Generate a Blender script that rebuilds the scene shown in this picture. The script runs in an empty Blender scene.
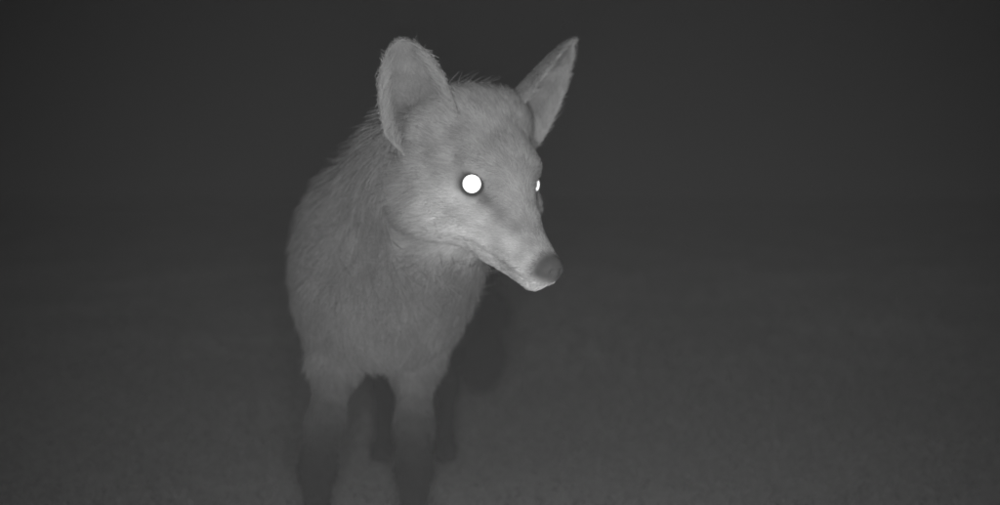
import bpy, math, numpy as np
from mathutils import Vector
rng=np.random.default_rng(7)
sc=bpy.context.scene
sc.view_settings.view_transform='Standard'
sc.view_settings.look='None'
sc.view_settings.exposure=0

# ---------------------------------------------------------------- head frame
PSI=math.radians(38); PIT=math.radians(20)
HO=np.array([0.003,1.06,0.371])
hf=np.array([math.sin(PSI)*math.cos(PIT),-math.cos(PSI)*math.cos(PIT),-math.sin(PIT)])
hr=np.array([-math.cos(PSI),-math.sin(PSI),0.0])
hu=np.array([math.sin(PSI)*math.sin(PIT),-math.cos(PSI)*math.sin(PIT),math.cos(PIT)])
M=np.stack([hf,hr,hu])            # rows: world->head
def toH(P): return (P-HO)@M.T*1000.0
def fromH(h): return np.asarray(h,float)/1000.0@M+HO
def dirH(h): 
    v=np.asarray(h,float)@M
    return v/np.linalg.norm(v)

# ---------------------------------------------------------------- SDF grid
H=0.0025
lo=np.array([-0.27,0.93,-0.01]); hi=np.array([0.10,1.90,0.50])
dims=np.ceil((hi-lo)/H).astype(int)
F=np.full(dims,0.06,np.float32)
def region(a,b):
    i0=np.clip(np.floor((a-lo)/H).astype(int),0,dims-1); i1=np.clip(np.ceil((b-lo)/H).astype(int)+1,1,dims)
    g=np.meshgrid(*[np.arange(i0[k],i1[k])*H+lo[k] for k in range(3)],indexing='ij')
    return tuple(slice(i0[k],i1[k]) for k in range(3)), np.stack(g,-1)
def apply(sl,d,k,sub=False):
    a=F[sl]
    if sub:
        b=-d
        h=np.maximum(k-np.abs(a-b),0)/k
        F[sl]=np.maximum(a,b)+h*h*k/4
    else:
        h=np.maximum(k-np.abs(a-d),0)/k
        F[sl]=np.minimum(a,d)-h*h*k/4
def cone(a,b,ra,rb,k=0.02,head=False,sub=False):
    if head: a=fromH(a); b=fromH(b); ra/=1000; rb/=1000; k=k
    a=np.array(a,float); b=np.array(b,float); m=max(ra,rb)+k+0.012
    sl,P=region(np.minimum(a,b)-m,np.maximum(a,b)+m)
    ab=b-a; t=np.clip(((P-a)@ab)/(ab@ab),0,1)
    d=np.linalg.norm(P-a-t[...,None]*ab,axis=-1)-(ra+(rb-ra)*t)
    apply(sl,d.astype(np.float32),k,sub)
def ell(c,r,k=0.02,head=False,sub=False,R=None):
    r=np.array(r,float)
    if head:
        c=fromH(c); r=r/1000
    c=np.array(c,float); m=r.max()+k+0.012
    sl,P=region(c-m,c+m)
    q=P-c
    if head: q=q@M.T
    if R is not None: q=q@R.T
    k0=np.linalg.norm(q/r,axis=-1); k1=np.linalg.norm(q/(r*r),axis=-1)+1e-9
    d=k0*(k0-1)/k1
    apply(sl,d.astype(np.float32),k,sub)
def chain(pts,k=0.02):
    for (a,ra),(b,rb) in zip(pts[:-1],pts[1:]): cone(a,b,ra,rb,k)

# torso
ell((-0.121,1.29,0.308),(0.071,0.10,0.077),0.04)
ell((-0.120,1.215,0.275),(0.063,0.075,0.078),0.04)
ell((-0.123,1.30,0.258),(0.065,0.11,0.066),0.04)
cone((-0.120,1.32,0.290),(-0.118,1.50,0.305),0.076,0.063,0.04)
cone((-0.118,1.50,0.305),(-0.117,1.64,0.300),0.061,0.058,0.04)
ell((-0.117,1.655,0.292),(0.064,0.065,0.066),0.03)
# neck
cone((-0.115,1.27,0.320),(-0.056,1.130,0.392),0.071,0.058,0.035)
cone((-0.105,1.21,0.275),(-0.042,1.115,0.352),0.062,0.040,0.035)
# front legs
for x,dx in ((-0.172,-0.015),(-0.090,0.002)):
    s=-1 if x<-0.12 else 1
    ell((x-s*0.006,1.275,0.262),(0.028,0.050,0.060),0.03)
    chain([((x-s*0.004,1.285,0.235),0.029),((x,1.262,0.185),0.0195),((x+dx*0.6,1.235,0.125),0.0145),((x+dx,1.222,0.085),0.0138),((x+dx,1.215,0.035),0.0115)],0.022)
    ell((x+dx,1.200,0.018),(0.018,0.026,0.015),0.012)
    for q in (-0.0125,-0.0042,0.0042,0.0125):
        ell((x+dx+q,1.180+abs(q)*0.5,0.012),(0.0052,0.012,0.009),0.004)
# hind legs
for x in (-0.160,-0.074):
    s=-1 if x<-0.12 else 1
    ell((x-s*0.008,1.60,0.250),(0.033,0.070,0.070),0.03)
    chain([((x,1.59,0.235),0.038),((x+s*0.004,1.545,0.195),0.028),((x,1.62,0.145),0.018),((x,1.675,0.110),0.0120),((x,1.668,0.095),0.0120),((x,1.645,0.035),0.0110)],0.020)
    ell((x,1.630,0.017),(0.017,0.028,0.014),0.012)
    for q in (-0.0115,-0.004,0.004,0.0115):
        ell((x+q,1.607+abs(q)*0.5,0.011),(0.0048,0.012,0.008),0.004)
# tail
chain([((-0.115,1.705,0.320),0.022),((-0.085,1.760,0.300),0.020),((-0.050,1.79,0.250),0.022),((-0.030,1.80,0.180),0.023),((-0.026,1.795,0.120),0.021),((-0.028,1.785,0.090),0.014)],0.02)

# head
ell((-42,0,8),(58,44,46),0.02,head=True)
cone((-58,20,35),(-58,-24,37),31,31,0.02,head=True)  # broad crown
cone((-8,0,2),(24,0,-20),27,18,0.022,head=True)      # brow to stop
cone((20,0,-23),(77,0,-45),19.0,12.0,0.016,head=True) # muzzle bridge
for s in (-1,1):
    ell((-32,s*33,-26),(40,26,30),0.022,head=True)   # cheeks
    ell((-58,s*44,-30),(26,20,24),0.024,head=True)   # ruff
    cone((8,s*13,-36),(70,s*7,-50),20,10,0.014,head=True) # lips
    ell((-8,s*25,15),(15,13,7),0.012,head=True)      # brows
    cone((-60,s*40,12),(-64,s*48,26),24,13,0.02,head=True) # ear base
cone((-20,0,-47),(66,0,-60),22,10,0.008,head=True)  # lower jaw
ell((85,0,-43),(7.0,7.5,6.5),0.012,head=True)       # nose pad
for s in (-1,1):
    ell((92,s*4.4,-43.5),(3.0,2.2,2.0),0.002,head=True,sub=True)
EYE=[np.array([-6.0,30.0,0.0]),np.array([-4.5,-31.5,0.0])]
for s,e in zip((1,-1),EYE):
    ax=np.array([0.77,s*0.62,0.12]); ax/=np.linalg.norm(ax)
    ell(tuple(e+ax*8),(10.5,10.5,9.6),0.004,head=True,sub=True)

# ---------------------------------------------------------------- surface nets
def surface_nets(F):
    S=F<0
    c=np.zeros(tuple(np.array(F.shape)-1),np.uint8)
    sh=[(i,j,k) for i in (0,1) for j in (0,1) for k in (0,1)]
    n=np.array(F.shape)-1
    for i,j,k in sh: c+=S[i:i+n[0],j:j+n[1],k:k+n[2]]
    act=(c>0)&(c<8)
    idx=np.full(c.shape,-1,np.int64); A=np.argwhere(act); idx[act]=np.arange(len(A))
    acc=np.zeros((len(A),3)); cnt=np.zeros(len(A))
    for a in sh:
        for ax in range(3):
            if a[ax]: continue
            b=list(a); b[ax]=1
            fa=F[A[:,0]+a[0],A[:,1]+a[1],A[:,2]+a[2]].astype(float); fb=F[A[:,0]+b[0],A[:,1]+b[1],A[:,2]+b[2]].astype(float)
            m=(fa<0)!=(fb<0); t=np.where(m,fa/(fa-fb+1e-20),0)
            p=np.tile(np.array(a,float),(len(A),1)); p[:,ax]+=t
            acc[m]+=p[m]; cnt[m]+=1
    V=(A+acc/cnt[:,None])*H+lo
    Q=[]
    for ax in range(3):
        b,cx=(ax+1)%3,(ax+2)%3
        s0=[slice(None)]*3; s1=[slice(None)]*3; s0[ax]=slice(0,-1); s1[ax]=slice(1,None)
        ch=np.argwhere(S[tuple(s0)]!=S[tuple(s1)])
        ch=ch[(ch[:,b]>0)&(ch[:,cx]>0)&(ch[:,b]<n[b])&(ch[:,cx]<n[cx])]
        ins=S[ch[:,0],ch[:,1],ch[:,2]]
        def cell(db,dc):
            q=ch.copy(); q[:,b]-=db; q[:,cx]-=dc
            return idx[q[:,0],q[:,1],q[:,2]]
        q=np.stack([cell(1,1),cell(0,1),cell(0,0),cell(1,0)],1)
        q[~ins]=q[~ins][:,::-1]
        Q.append(q)
    return V,np.concatenate(Q)
V,Q=surface_nets(F)
print("fox verts",len(V))
def smoothmesh(V,Q,it=2,lam=0.5):
    for _ in range(it):
        for l in (lam,-lam*0.9):
            acc=np.zeros_like(V); cnt=np.zeros(len(V))
            for k in range(4):
                a=Q[:,k]; b=Q[:,(k+1)%4]
                for d in range(3):
                    acc[:,d]+=np.bincount(a,V[b,d],len(V))+np.bincount(b,V[a,d],len(V))
                cnt+=np.bincount(a,minlength=len(V))+np.bincount(b,minlength=len(V))
            V=V+l*(acc/np.maximum(cnt,1)[:,None]-V)
    return V
V=smoothmesh(V,Q,3)
def vnormals(V,Q):
    n=np.cross(V[Q[:,2]]-V[Q[:,0]],V[Q[:,3]]-V[Q[:,1]])
    N=np.zeros_like(V)
    for k in range(4):
        for d in range(3): N[:,d]+=np.bincount(Q[:,k],n[:,d],len(V))
    return N/(np.linalg.norm(N,axis=1)[:,None]+1e-12)
NV=vnormals(V,Q)

def ss(x,a,b):
    t=np.clip((x-a)/(b-a),0,1); return t*t*(3-2*t)
def noise(P,w,seed):
    r=np.random.default_rng(seed); o=np.zeros(len(P))
    for i in range(7):
        k=r.normal(size=3); k/=np.linalg.norm(k)
        o+=np.sin(P@k*2*math.pi/(w*(0.6+0.9*r.random()))+r.random()*6.28)
    return o/3.0
def headw(P):
    h=toH(P); 
    return ss(h[:,0],-92,-66)*ss(h[:,2],-92,-78)*(1-ss(np.abs(h[:,1]),85,100)), h
def albedo(P):
    w,h=headw(P); f,r,u=h.T; ar=np.abs(r)
    a=np.full(len(P),0.33)
    white=ss(f,-50,-5)*ss(-u-0.35*f,-2,16)*ss(ar,6,18)
    a=a*(1-white)+0.51*white
    low=ss(-u-0.25*f,22,38)*ss(f,-45,-10)
    a=a*(1-low)+0.60*low
    bridge=ss(f,10,30)*ss(u+0.42*f,-4,6)
    a=a*(1-bridge)+0.36*bridge
    t=np.exp(-((u+2+0.45*f)/6.0)**2)*ss(f,2,14)*(1-ss(f,45,65))*ss(ar,8,14)
    a*=1-0.28*t
    dk=np.exp(-((f-52)/14.0)**2-((u+43)/6.0)**2)*ss(ar,6,12)
    a*=1-0.28*dk
    m=np.exp(-((u+46+0.17*(f-15))/2.2)**2)*ss(f,4,20)*(f<80)
    a*=1-0.30*m
    for e in EYE:
        d=np.sqrt(((h-e)**2).sum(1))
        ring=1-ss(d,12.0,18)
        a=a*(1-ring)+0.11*ring
        c=e+np.array([14,-7*np.sign(e[1]),-7]); dc=np.sqrt((((h-c)/np.array([10,8,6]))**2).sum(1))
        k=0.75*(1-ss(dc,0.5,1.6)); a=a*(1-k)+0.10*k
    nose=ss(f,74,84)*ss(u,-57,-47)
    a=a*(1-nose)+0.095*nose
    a*=1+0.12*noise(P,0.018,3)+0.06*noise(P,0.006,4)
    # ---- body
    x,y,z=P.T
    b=np.full(len(P),0.225)
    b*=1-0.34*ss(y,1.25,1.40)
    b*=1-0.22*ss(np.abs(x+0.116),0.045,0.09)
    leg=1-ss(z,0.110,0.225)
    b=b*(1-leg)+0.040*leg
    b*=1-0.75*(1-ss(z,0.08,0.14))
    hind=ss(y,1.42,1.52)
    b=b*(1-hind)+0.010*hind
    b*=1+0.15*noise(P,0.035,5)+0.09*noise(P,0.010,6)
    return np.clip(a*w+b*(1-w),0.006,0.7)

def mat_attr(name,mult=1.0,rough=0.9):
    m=bpy.data.materials.new(name); m.use_nodes=True; nt=m.node_tree
    bs=nt.nodes['Principled BSDF']; at=nt.nodes.new('ShaderNodeAttribute'); at.attribute_name='shade'
    mu=nt.nodes.new('ShaderNodeMath'); mu.operation='MULTIPLY'; mu.inputs[1].default_value=mult
    nt.links.new(at.outputs['Fac'],mu.inputs[0]); nt.links.new(mu.outputs[0],bs.inputs['Base Color'])
    bs.inputs['Roughness'].default_value=rough; bs.inputs['Specular IOR Level'].default_value=0.06
    return m
def mat_plain(name,c,rough=0.8,spec=0.3,em=0):
    m=bpy.data.materials.new(name); m.use_nodes=True; nt=m.node_tree; bs=nt.nodes['Principled BSDF']
    tc=nt.nodes.new('ShaderNodeTexCoord'); ns=nt.nodes.new('ShaderNodeTexNoise'); ns.inputs['Scale'].default_value=300
    mr=nt.nodes.new('ShaderNodeMapRange'); mr.inputs[3].default_value=c*0.8; mr.inputs[4].default_value=c*1.2
    nt.links.new(tc.outputs['Object'],ns.inputs['Vector']); nt.links.new(ns.outputs['Fac'],mr.inputs[0]); nt.links.new(mr.outputs[0],bs.inputs['Base Color'])
    bs.inputs['Roughness'].default_value=rough; bs.inputs['Specular IOR Level'].default_value=spec
    if em:
        bs.inputs['Emission Color'].default_value=(1,1,1,1); bs.inputs['Emission Strength'].default_value=em
    return m
def mkmesh(name,V,Q,mat,parent=None,shade=None,smooth=True):
    me=bpy.data.meshes.new(name); me.vertices.add(len(V)); me.vertices.foreach_set('co',np.asarray(V,np.float32).ravel())
    k=Q.shape[1]; me.loops.add(Q.size); me.loops.foreach_set('vertex_index',Q.astype(np.int32).ravel())
    me.polygons.add(len(Q)); me.polygons.foreach_set('loop_start',np.arange(0,Q.size,k,dtype=np.int32))
    me.update(calc_edges=True); me.validate()
    if smooth: me.polygons.foreach_set('use_smooth',np.ones(len(me.polygons),bool))
    if shade is not None:
        at=me.attributes.new('shade','FLOAT','POINT'); at.data.foreach_set('value',shade.astype(np.float32))
    me.materials.append(mat)
    ob=bpy.data.objects.new(name,me); sc.collection.objects.link(ob)
    if parent: ob.parent=parent
    return ob

fox=bpy.data.objects.new('red_fox',None); sc.collection.objects.link(fox)
m_skin=mat_attr('fox_skin',0.9); m_fur=mat_attr('fox_fur',1.0)
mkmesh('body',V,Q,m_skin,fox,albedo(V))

# ---------------------------------------------------------------- ears
def ear(base,tip,n,W,bulge,name,rnd=0.5,pw=2.0):
    B=fromH(base);T=fromH(tip);n=dirH(n); ax=T-B; L=np.linalg.norm(ax); ax/=L
    n=n-ax*(n@ax); n/=np.linalg.norm(n); w=np.cross(ax,n)
    nv,nsn=44,33
    vv=1-(np.linspace(1,0,nv)**1.25)*1.30; vv[-1]=0.9999; s_=np.linspace(-1,1,nsn)
    v,s=np.meshgrid(vv,s_,indexing='ij')
    vc=np.clip(v,0,1)
    hw=W/1000*(1-vc**pw)**rnd*np.where(v<0,1+v*1.1,1.0)
    D=hw*(0.95-0.5*vc)
    cl=B+ax*(v*L)[...,None]+w*(bulge/1000*np.sin(np.pi*vc))[...,None]
    fr=cl+w*(hw*np.sin(s*1.35)/math.sin(1.35))[...,None]-n*(D*(1-s*s)-0.3*D)[...,None]
    fr-=n*(0.012*vc**2)[...,None]
    th=0.0060*(1-s**4)*(1-vc**8)+0.0012
    th[-1]=0.0004
    bk=fr-n*th[...,None]
    P=np.concatenate([fr.reshape(-1,3),bk.reshape(-1,3)]); o=nv*nsn
    i,j=np.meshgrid(np.arange(nv-1),np.arange(nsn-1),indexing='ij'); a=(i*nsn+j).ravel()
    q=np.stack([a,a+nsn,a+nsn+1,a+1],1); nn=np.cross(P[q[:,1]]-P[q[:,0]],P[q[:,3]]-P[q[:,0]])
    if (nn@n).mean()<0: q=q[:,::-1]
    Qe=np.concatenate([q,(q+o)[:,::-1]])
    bd=[]
    for k in range(nv-1):
        for jj in (0,nsn-1):
            e=[k*nsn+jj,(k+1)*nsn+jj]; bd.append([e[0],e[1],e[1]+o,e[0]+o])
    Qe=np.concatenate([Qe,np.array(bd)])
    rim=ss(np.abs(s),0.70,0.97); tipw=ss(vc,0.75,1)
    sh=0.25+0.11*rim+0.05*tipw-0.10*ss(0.45-vc,0,0.45)*(1-rim)
    sb=np.full(v.shape,0.16)+0.10*rim
    shade=np.concatenate([sh.ravel(),sb.ravel()])
    shade*=1+0.12*noise(P,0.018,9)
    mkmesh(name,P,Qe,m_skin,fox,shade)
    Nn=vnormals(P,Qe)
    return P,Qe,Nn,shade,ax,w,s
ears=[ear((-58,57,36),(-76,84,102),(0.80,0.58,0.1),32.5,0,'ear_right',0.54,2.0),
      ear((-58,-55,40),(-76,-123,117),(0.86,-0.36,0.1),29,0,'ear_left',0.78,1.9)]

# ---------------------------------------------------------------- fur
allroots=[]
def add_fur(P,N,L,flow,lift,shade,rad,rsd):
    allroots.append((P,N,L,flow,lift,shade,rad))
def sample(V,Q,N,weight,n,extra=None):
    T=np.concatenate([Q[:,[0,1,2]],Q[:,[0,2,3]]])
    A=0.5*np.linalg.norm(np.cross(V[T[:,1]]-V[T[:,0]],V[T[:,2]]-V[T[:,0]]),axis=1)
    A=A*weight(V[T].mean(1)); p=A/A.sum(); t=rng.choice(len(T),n,p=p)
    a=np.sqrt(rng.random(n)); b=rng.random(n); w=np.stack([1-a,a*(1-b),a*b],1)
    P=(V[T[t]]*w[...,None]).sum(1); NN=(N[T[t]]*w[...,None]).sum(1); NN/=np.linalg.norm(NN,axis=1)[:,None]+1e-9
    E=None if extra is None else (extra[T[t]]*w).sum(1)
    return P,NN,E
def wfun(C):
    w,h=headw(C); return 1+3.2*w
P,N,_=sample(V,Q,NV,wfun,240000)
w,h=headw(P); f,r,u=h.T; ar=np.abs(r)
keep=np.ones(len(P),bool); de=np.full(len(P),99.)
for e in EYE:
    d=np.sqrt(((h-e-np.array([2,0,0]))**2).sum(1)); de=np.minimum(de,d)
keep&=(de>14)
keep&=~((f>82)&(u>-53)&(w>0.5))
P,N,w,f,r,u,ar,de=[q[keep] for q in (P,N,w,f,r,u,ar,de)]
x,y,z=P.T
Lh=0.0085-0.0045*ss(f,0,40)
Lh+=0.015*ss(-f,25,60)*ss(ar,30,50)*(1-ss(u,0,25))
Lh+=0.009*ss(-f,30,70)*ss(u,20,50)
Lh*=0.25+0.75*ss(de,15,27)
Lb=0.023+0.006*ss(z,0.22,0.30)
Lb=Lb*ss(z,0.15,0.23)+0.0060*(1-ss(z,0.15,0.23))
Lb+=0.018*ss(y,1.74,1.77)*ss(z,0.05,0.09)*0.8
Lb*=0.25+0.75*ss(z,0.015,0.05)
L=(Lh*w+Lb*(1-w))*(0.5+1.0*rng.random(len(P)))*(1+0.14*noise(P,0.02,11))
fb=np.stack([0.0*x, 0.35+0.9*ss(y,1.28,1.4), -1.0+0.75*ss(y,1.28,1.4)*ss(z,0.22,0.27)],1)
hh=np.stack([-np.ones(len(P)),0.55*np.sign(r)*ss(ar,10,40),-0.25-0.5*ss(-f,0,50)*ss(-u,-10,30)+0.4*ss(u,5,35)],1)@M
flow=hh*w[:,None]+fb*(1-w)[:,None]
flow+=(0.20+0.06*(1-w))[:,None]*np.stack([noise(P,0.030,21+i) for i in range(3)],1)+(0.18+0.32*(1-w))[:,None]*rng.normal(size=P.shape)
lift=(0.36*w+0.58*(1-w))
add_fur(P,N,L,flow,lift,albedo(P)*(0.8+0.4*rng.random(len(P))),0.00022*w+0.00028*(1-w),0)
for P_,Q_,N_,S_,ax,wv,s in ears:
    P,N,S=sample(P_,Q_,N_,lambda C:np.ones(len(C)),22000,S_)
    n=len(P); L=0.0060*(0.5+0.9*rng.random(n)); flow=np.tile(ax,(n,1))+0.40*rng.normal(size=P.shape)
    add_fur(P,N,L,flow,np.full(n,0.36),S*(0.85+0.3*rng.random(n)),np.full(n,0.0002),0)
    nsn=33
    for edge in (2,nsn-3):
        kk=rng.integers(4,32,1100); idx=kk*nsn+edge; inward=(P_[kk*nsn+nsn//2]-P_[idx])
        inward/=np.linalg.norm(inward,axis=1)[:,None]
        add_fur(P_[idx]+0.002*rng.normal(size=(1100,3)),N_[idx],0.017*(0.4+0.8*rng.random(1100)),inward*0.9+ax*0.9+0.3*rng.normal(size=(1100,3)),np.full(1100,0.5),0.34*(0.8+0.4*rng.random(1100)),np.full(1100,0.00018),0)
cat=[np.concatenate([a[i] for a in allroots]) for i in range(7)]
P,N,L,flow,lift,shade,rad=cat
t=flow-N*(flow*N).sum(1)[:,None]; t/=np.linalg.norm(t,axis=1)[:,None]+1e-9
K=4; S=np.linspace(0,1,K)
pts=np.zeros((len(P),K,3))
for i,s in enumerate(S):
    pts[:,i]=P-N*0.0006+L[:,None]*(N*(lift*(s-0.35*s*s))[:,None]+t*(0.78*s+0.2*s*s))
pts[:,:,2]=np.maximum(pts[:,:,2],0.002)
hc=bpy.data.hair_curves.new('fur'); hc.add_curves([K]*len(P))
hc.attributes['position'].data.foreach_set('vector',pts.astype(np.float32).ravel())
ra=hc.attributes.get('radius') or hc.attributes.new('radius','FLOAT','POINT')
ra.data.foreach_set('value',(rad[:,None]*np.array([1,0.9,0.65,0.15])).astype(np.float32).ravel())
at=hc.attributes.new('shade','FLOAT','CURVE'); at.data.foreach_set('value',shade.astype(np.float32))
hc.materials.append(m_fur)
fo=bpy.data.objects.new('fur',hc); sc.collection.objects.link(fo); fo.parent=fox

# ---------------------------------------------------------------- eyes
m_eye=mat_plain('eye_dark',0.10,0.4,0.3)
m_glow=mat_plain('eye_shine_glow',0.8,0.3,0.5,em=1.3)  # self-glow standing in for lamp light reflected back by the eye
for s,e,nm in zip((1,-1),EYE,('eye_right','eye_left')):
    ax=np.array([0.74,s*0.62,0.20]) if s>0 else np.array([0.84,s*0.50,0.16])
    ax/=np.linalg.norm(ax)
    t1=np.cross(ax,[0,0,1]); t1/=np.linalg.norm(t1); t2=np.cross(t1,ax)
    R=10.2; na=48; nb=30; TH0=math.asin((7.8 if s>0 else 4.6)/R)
    th=np.linspace(0.001,math.pi-0.001,nb)
    th=np.sort(np.append(th,[TH0]))
    nb=len(th)
    ph=np.arange(na)*2*math.pi/na
    T,PH=np.meshgrid(th,ph,indexing='ij')
    c=e+R*(np.cos(T)[...,None]*ax+np.sin(T)[...,None]*(np.cos(PH)[...,None]*t1+np.sin(PH)[...,None]*t2))
    i,j=np.meshgrid(np.arange(nb-1),np.arange(na),indexing='ij')
    q=np.stack([i*na+j,(i+1)*na+j,(i+1)*na+(j+1)%na,i*na+(j+1)%na],-1).reshape(-1,4)
    ob=mkmesh(nm,fromH(c.reshape(-1,3)),q,m_eye,fox); ob.data.materials.append(m_glow)
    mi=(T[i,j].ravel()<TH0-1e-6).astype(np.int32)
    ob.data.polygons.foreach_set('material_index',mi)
# whiskers
wc=[]
for s in (-1,1):
    for k in range(7):
        a=np.array([62+rng.uniform(-10,10),s*(12+rng.uniform(0,2)),-50+rng.uniform(-5,5)])
        d=np.array([-0.3+rng.uniform(-.3,.2),s*0.9,-0.15+rng.uniform(-.3,.3)]); ll=rng.uniform(35,55)
        wc.append([fromH(a+d*ll*q+np.array([-6,0,-5])*q*q) for q in np.linspace(0,1,6)])
wh=bpy.data.hair_curves.new('whiskers'); wh.add_curves([6]*len(wc))
wh.attributes['position'].data.foreach_set('vector',np.array(wc,np.float32).ravel())
ra=wh.attributes.get('radius') or wh.attributes.new('radius','FLOAT','POINT')
ra.data.foreach_set('value',np.tile(np.array([.10,.09,.08,.07,.05,.02])*0.001,len(wc)).astype(np.float32))
wh.materials.append(mat_plain('whisker',0.15)); wo=bpy.data.objects.new('whiskers',wh); sc.collection.objects.link(wo); wo.parent=fox

# ---------------------------------------------------------------- ground
def ground_mat():
    m=bpy.data.materials.new('lawn_soil'); m.use_nodes=True; nt=m.node_tree; bs=nt.nodes['Principled BSDF']
    tc=nt.nodes.new('ShaderNodeTexCoord')
    n1=nt.nodes.new('ShaderNodeTexNoise'); n1.inputs['Scale'].default_value=1.3; n1.inputs['Detail'].default_value=5
    n2=nt.nodes.new('ShaderNodeTexNoise'); n2.inputs['Scale'].default_value=45; n2.inputs['Detail'].default_value=6
    for n in (n1,n2): nt.links.new(tc.outputs['Object'],n.inputs['Vector'])
    mx=nt.nodes.new('ShaderNodeMath'); mx.operation='MULTIPLY'; nt.links.new(n1.outputs['Fac'],mx.inputs[0]); nt.links.new(n2.outputs['Fac'],mx.inputs[1])
    mr=nt.nodes.new('ShaderNodeMapRange'); mr.inputs[1].default_value=0.12; mr.inputs[2].default_value=0.4; mr.inputs[3].default_value=0.28; mr.inputs[4].default_value=0.40
    nt.links.new(mx.outputs[0],mr.inputs[0]); nt.links.new(mr.outputs[0],bs.inputs['Base Color'])
    bp=nt.nodes.new('ShaderNodeBump'); bp.inputs['Strength'].default_value=0.25; bp.inputs['Distance'].default_value=0.008
    nt.links.new(n2.outputs['Fac'],bp.inputs['Height']); nt.links.new(bp.outputs[0],bs.inputs['Normal'])
    bs.inputs['Roughness'].default_value=1; bs.inputs['Specular IOR Level'].default_value=0.05
    return m
g=np.concatenate([-np.geomspace(150,8,12),np.linspace(-7,7,90),np.geomspace(8,150,12)])
X,Y=np.meshgrid(g,g+4,indexing='ij'); Pg=np.stack([X.ravel(),Y.ravel(),np.zeros(X.size)],1)
def gz(P):
    d=np.hypot(P[:,0]+0.1,P[:,1]-1.4)
    return noise(np.c_[P[:,:2],0*P[:,0]],1.6,31)*0.006*ss(d,0.5,2.0)*(1-ss(d,3,7))
Pg[:,2]=gz(Pg)
n=len(g); i,j=np.meshgrid(np.arange(n-1),np.arange(n-1),indexing='ij'); a=(i*n+j).ravel()
mkmesh('ground',Pg,np.stack([a,a+n,a+n+1,a+1],1),ground_mat())
NB=260000
yy=0.5+15*rng.random(NB)**1.6; xx=(rng.random(NB)*2-1)*(0.9+0.70*yy)
B=np.stack([xx,yy,0*xx],1); B[:,2]=gz(B)
patch=np.clip(0.95+0.16*noise(np.c_[xx,yy*0.6,0*xx],0.6,41)+0.10*noise(np.c_[xx,yy,0*xx],0.10,42),0.5,1.5)
hgt=(0.008+0.012*ss(yy,1.5,6))*patch*(0.5+0.8*rng.random(NB)); ang=rng.random(NB)*6.283; lean=rng.random(NB)*0.9
wd=0.0008*(1+0.40*yy)
sx=np.stack([np.cos(ang),np.sin(ang),0*ang],1)*wd[:,None]; a2=ang+1.57+rng.normal(size=NB)*0.5
ld=np.stack([np.cos(a2)*lean,np.sin(a2)*lean,1+0*ang],1)*hgt[:,None]
GV=np.stack([B-sx,B+sx,B+ld*0.6+sx*0.7+np.array([0,0,.001]),B+ld+ld*np.array([.5,.5,0])],1).reshape(-1,3)
GQ=(np.arange(NB)[:,None]*4+np.array([0,1,2,3])[None])
gsh=np.repeat(np.clip((0.11+0.34*ss(yy,1.1,5.0))*patch*(0.85+0.3*rng.random(NB)),0.03,0.55),4)  # blades painted brighter with distance, making up for weak lamp light there
mkmesh('short_grass',GV,GQ,mat_attr('grass_blades',1.0),None,gsh,smooth=False)

# ---------------------------------------------------------------- added scatter volume, imitates the grey veil of lens haze
bm=np.array([[x,y,z] for x in (-40,40) for y in (-10,90) for z in (-1,15)],float)
bq=np.array([[0,1,3,2],[4,6,7,5],[0,4,5,1],[2,3,7,6],[0,2,6,4],[1,5,7,3]])
mm=bpy.data.materials.new('haze_volume'); mm.use_nodes=True; nt=mm.node_tree; nt.nodes.remove(nt.nodes['Principled BSDF'])
vs=nt.nodes.new('ShaderNodeVolumeScatter'); vs.inputs['Density'].default_value=0.031; vs.inputs['Anisotropy'].default_value=0.0
nt.links.new(vs.outputs[0],nt.nodes['Material Output'].inputs['Volume'])
mkmesh('lens_haze_box',bm,bq,mm,smooth=False)

# ---------------------------------------------------------------- world (night sky, very dim)
wd_=bpy.data.worlds.new('World'); sc.world=wd_; wd_.use_nodes=True; nt=wd_.node_tree
sky=nt.nodes.new('ShaderNodeTexSky'); sky.sky_type='NISHITA'; sky.sun_disc=False; sky.sun_elevation=math.radians(-4); sky.sun_rotation=math.radians(150)
bw=nt.nodes.new('ShaderNodeRGBToBW'); bg=nt.nodes['Background']; nt.links.new(sky.outputs[0],bw.inputs[0])
ml=nt.nodes.new('ShaderNodeMath'); ml.operation='MULTIPLY_ADD'; ml.inputs[1].default_value=0.5; ml.inputs[2].default_value=0.22
nt.links.new(bw.outputs[0],ml.inputs[0]); nt.links.new(ml.outputs[0],bg.inputs['Color']); bg.inputs['Strength'].default_value=0.10

# infrared illuminator of the trail camera
for k,(lx,lz) in enumerate(((-0.05,0.29),(0.05,0.29))):
    ld_=bpy.data.lights.new('infrared_lamp','SPOT'); ld_.energy=20.5; ld_.spot_size=math.radians(66); ld_.spot_blend=1.0; ld_.shadow_soft_size=0.02
    lo_=bpy.data.objects.new('infrared_lamp',ld_); sc.collection.objects.link(lo_); lo_.location=(lx,0.0,lz)
    tgt=Vector((0.02,1.2,0.345)); lo_.rotation_euler=(tgt-lo_.location).to_track_quat('-Z','Y').to_euler()

# camera
cd=bpy.data.cameras.new('camera'); co=bpy.data.objects.new('camera',cd); sc.collection.objects.link(co); sc.camera=co
cd.sensor_width=36; cd.lens=43.45; cd.clip_start=0.02; cd.clip_end=500
co.location=(0,0,0.364); co.rotation_euler=(math.radians(90-2.78),0,0)
cd.dof.use_dof=True; cd.dof.focus_distance=0.975; cd.dof.aperture_fstop=3.3
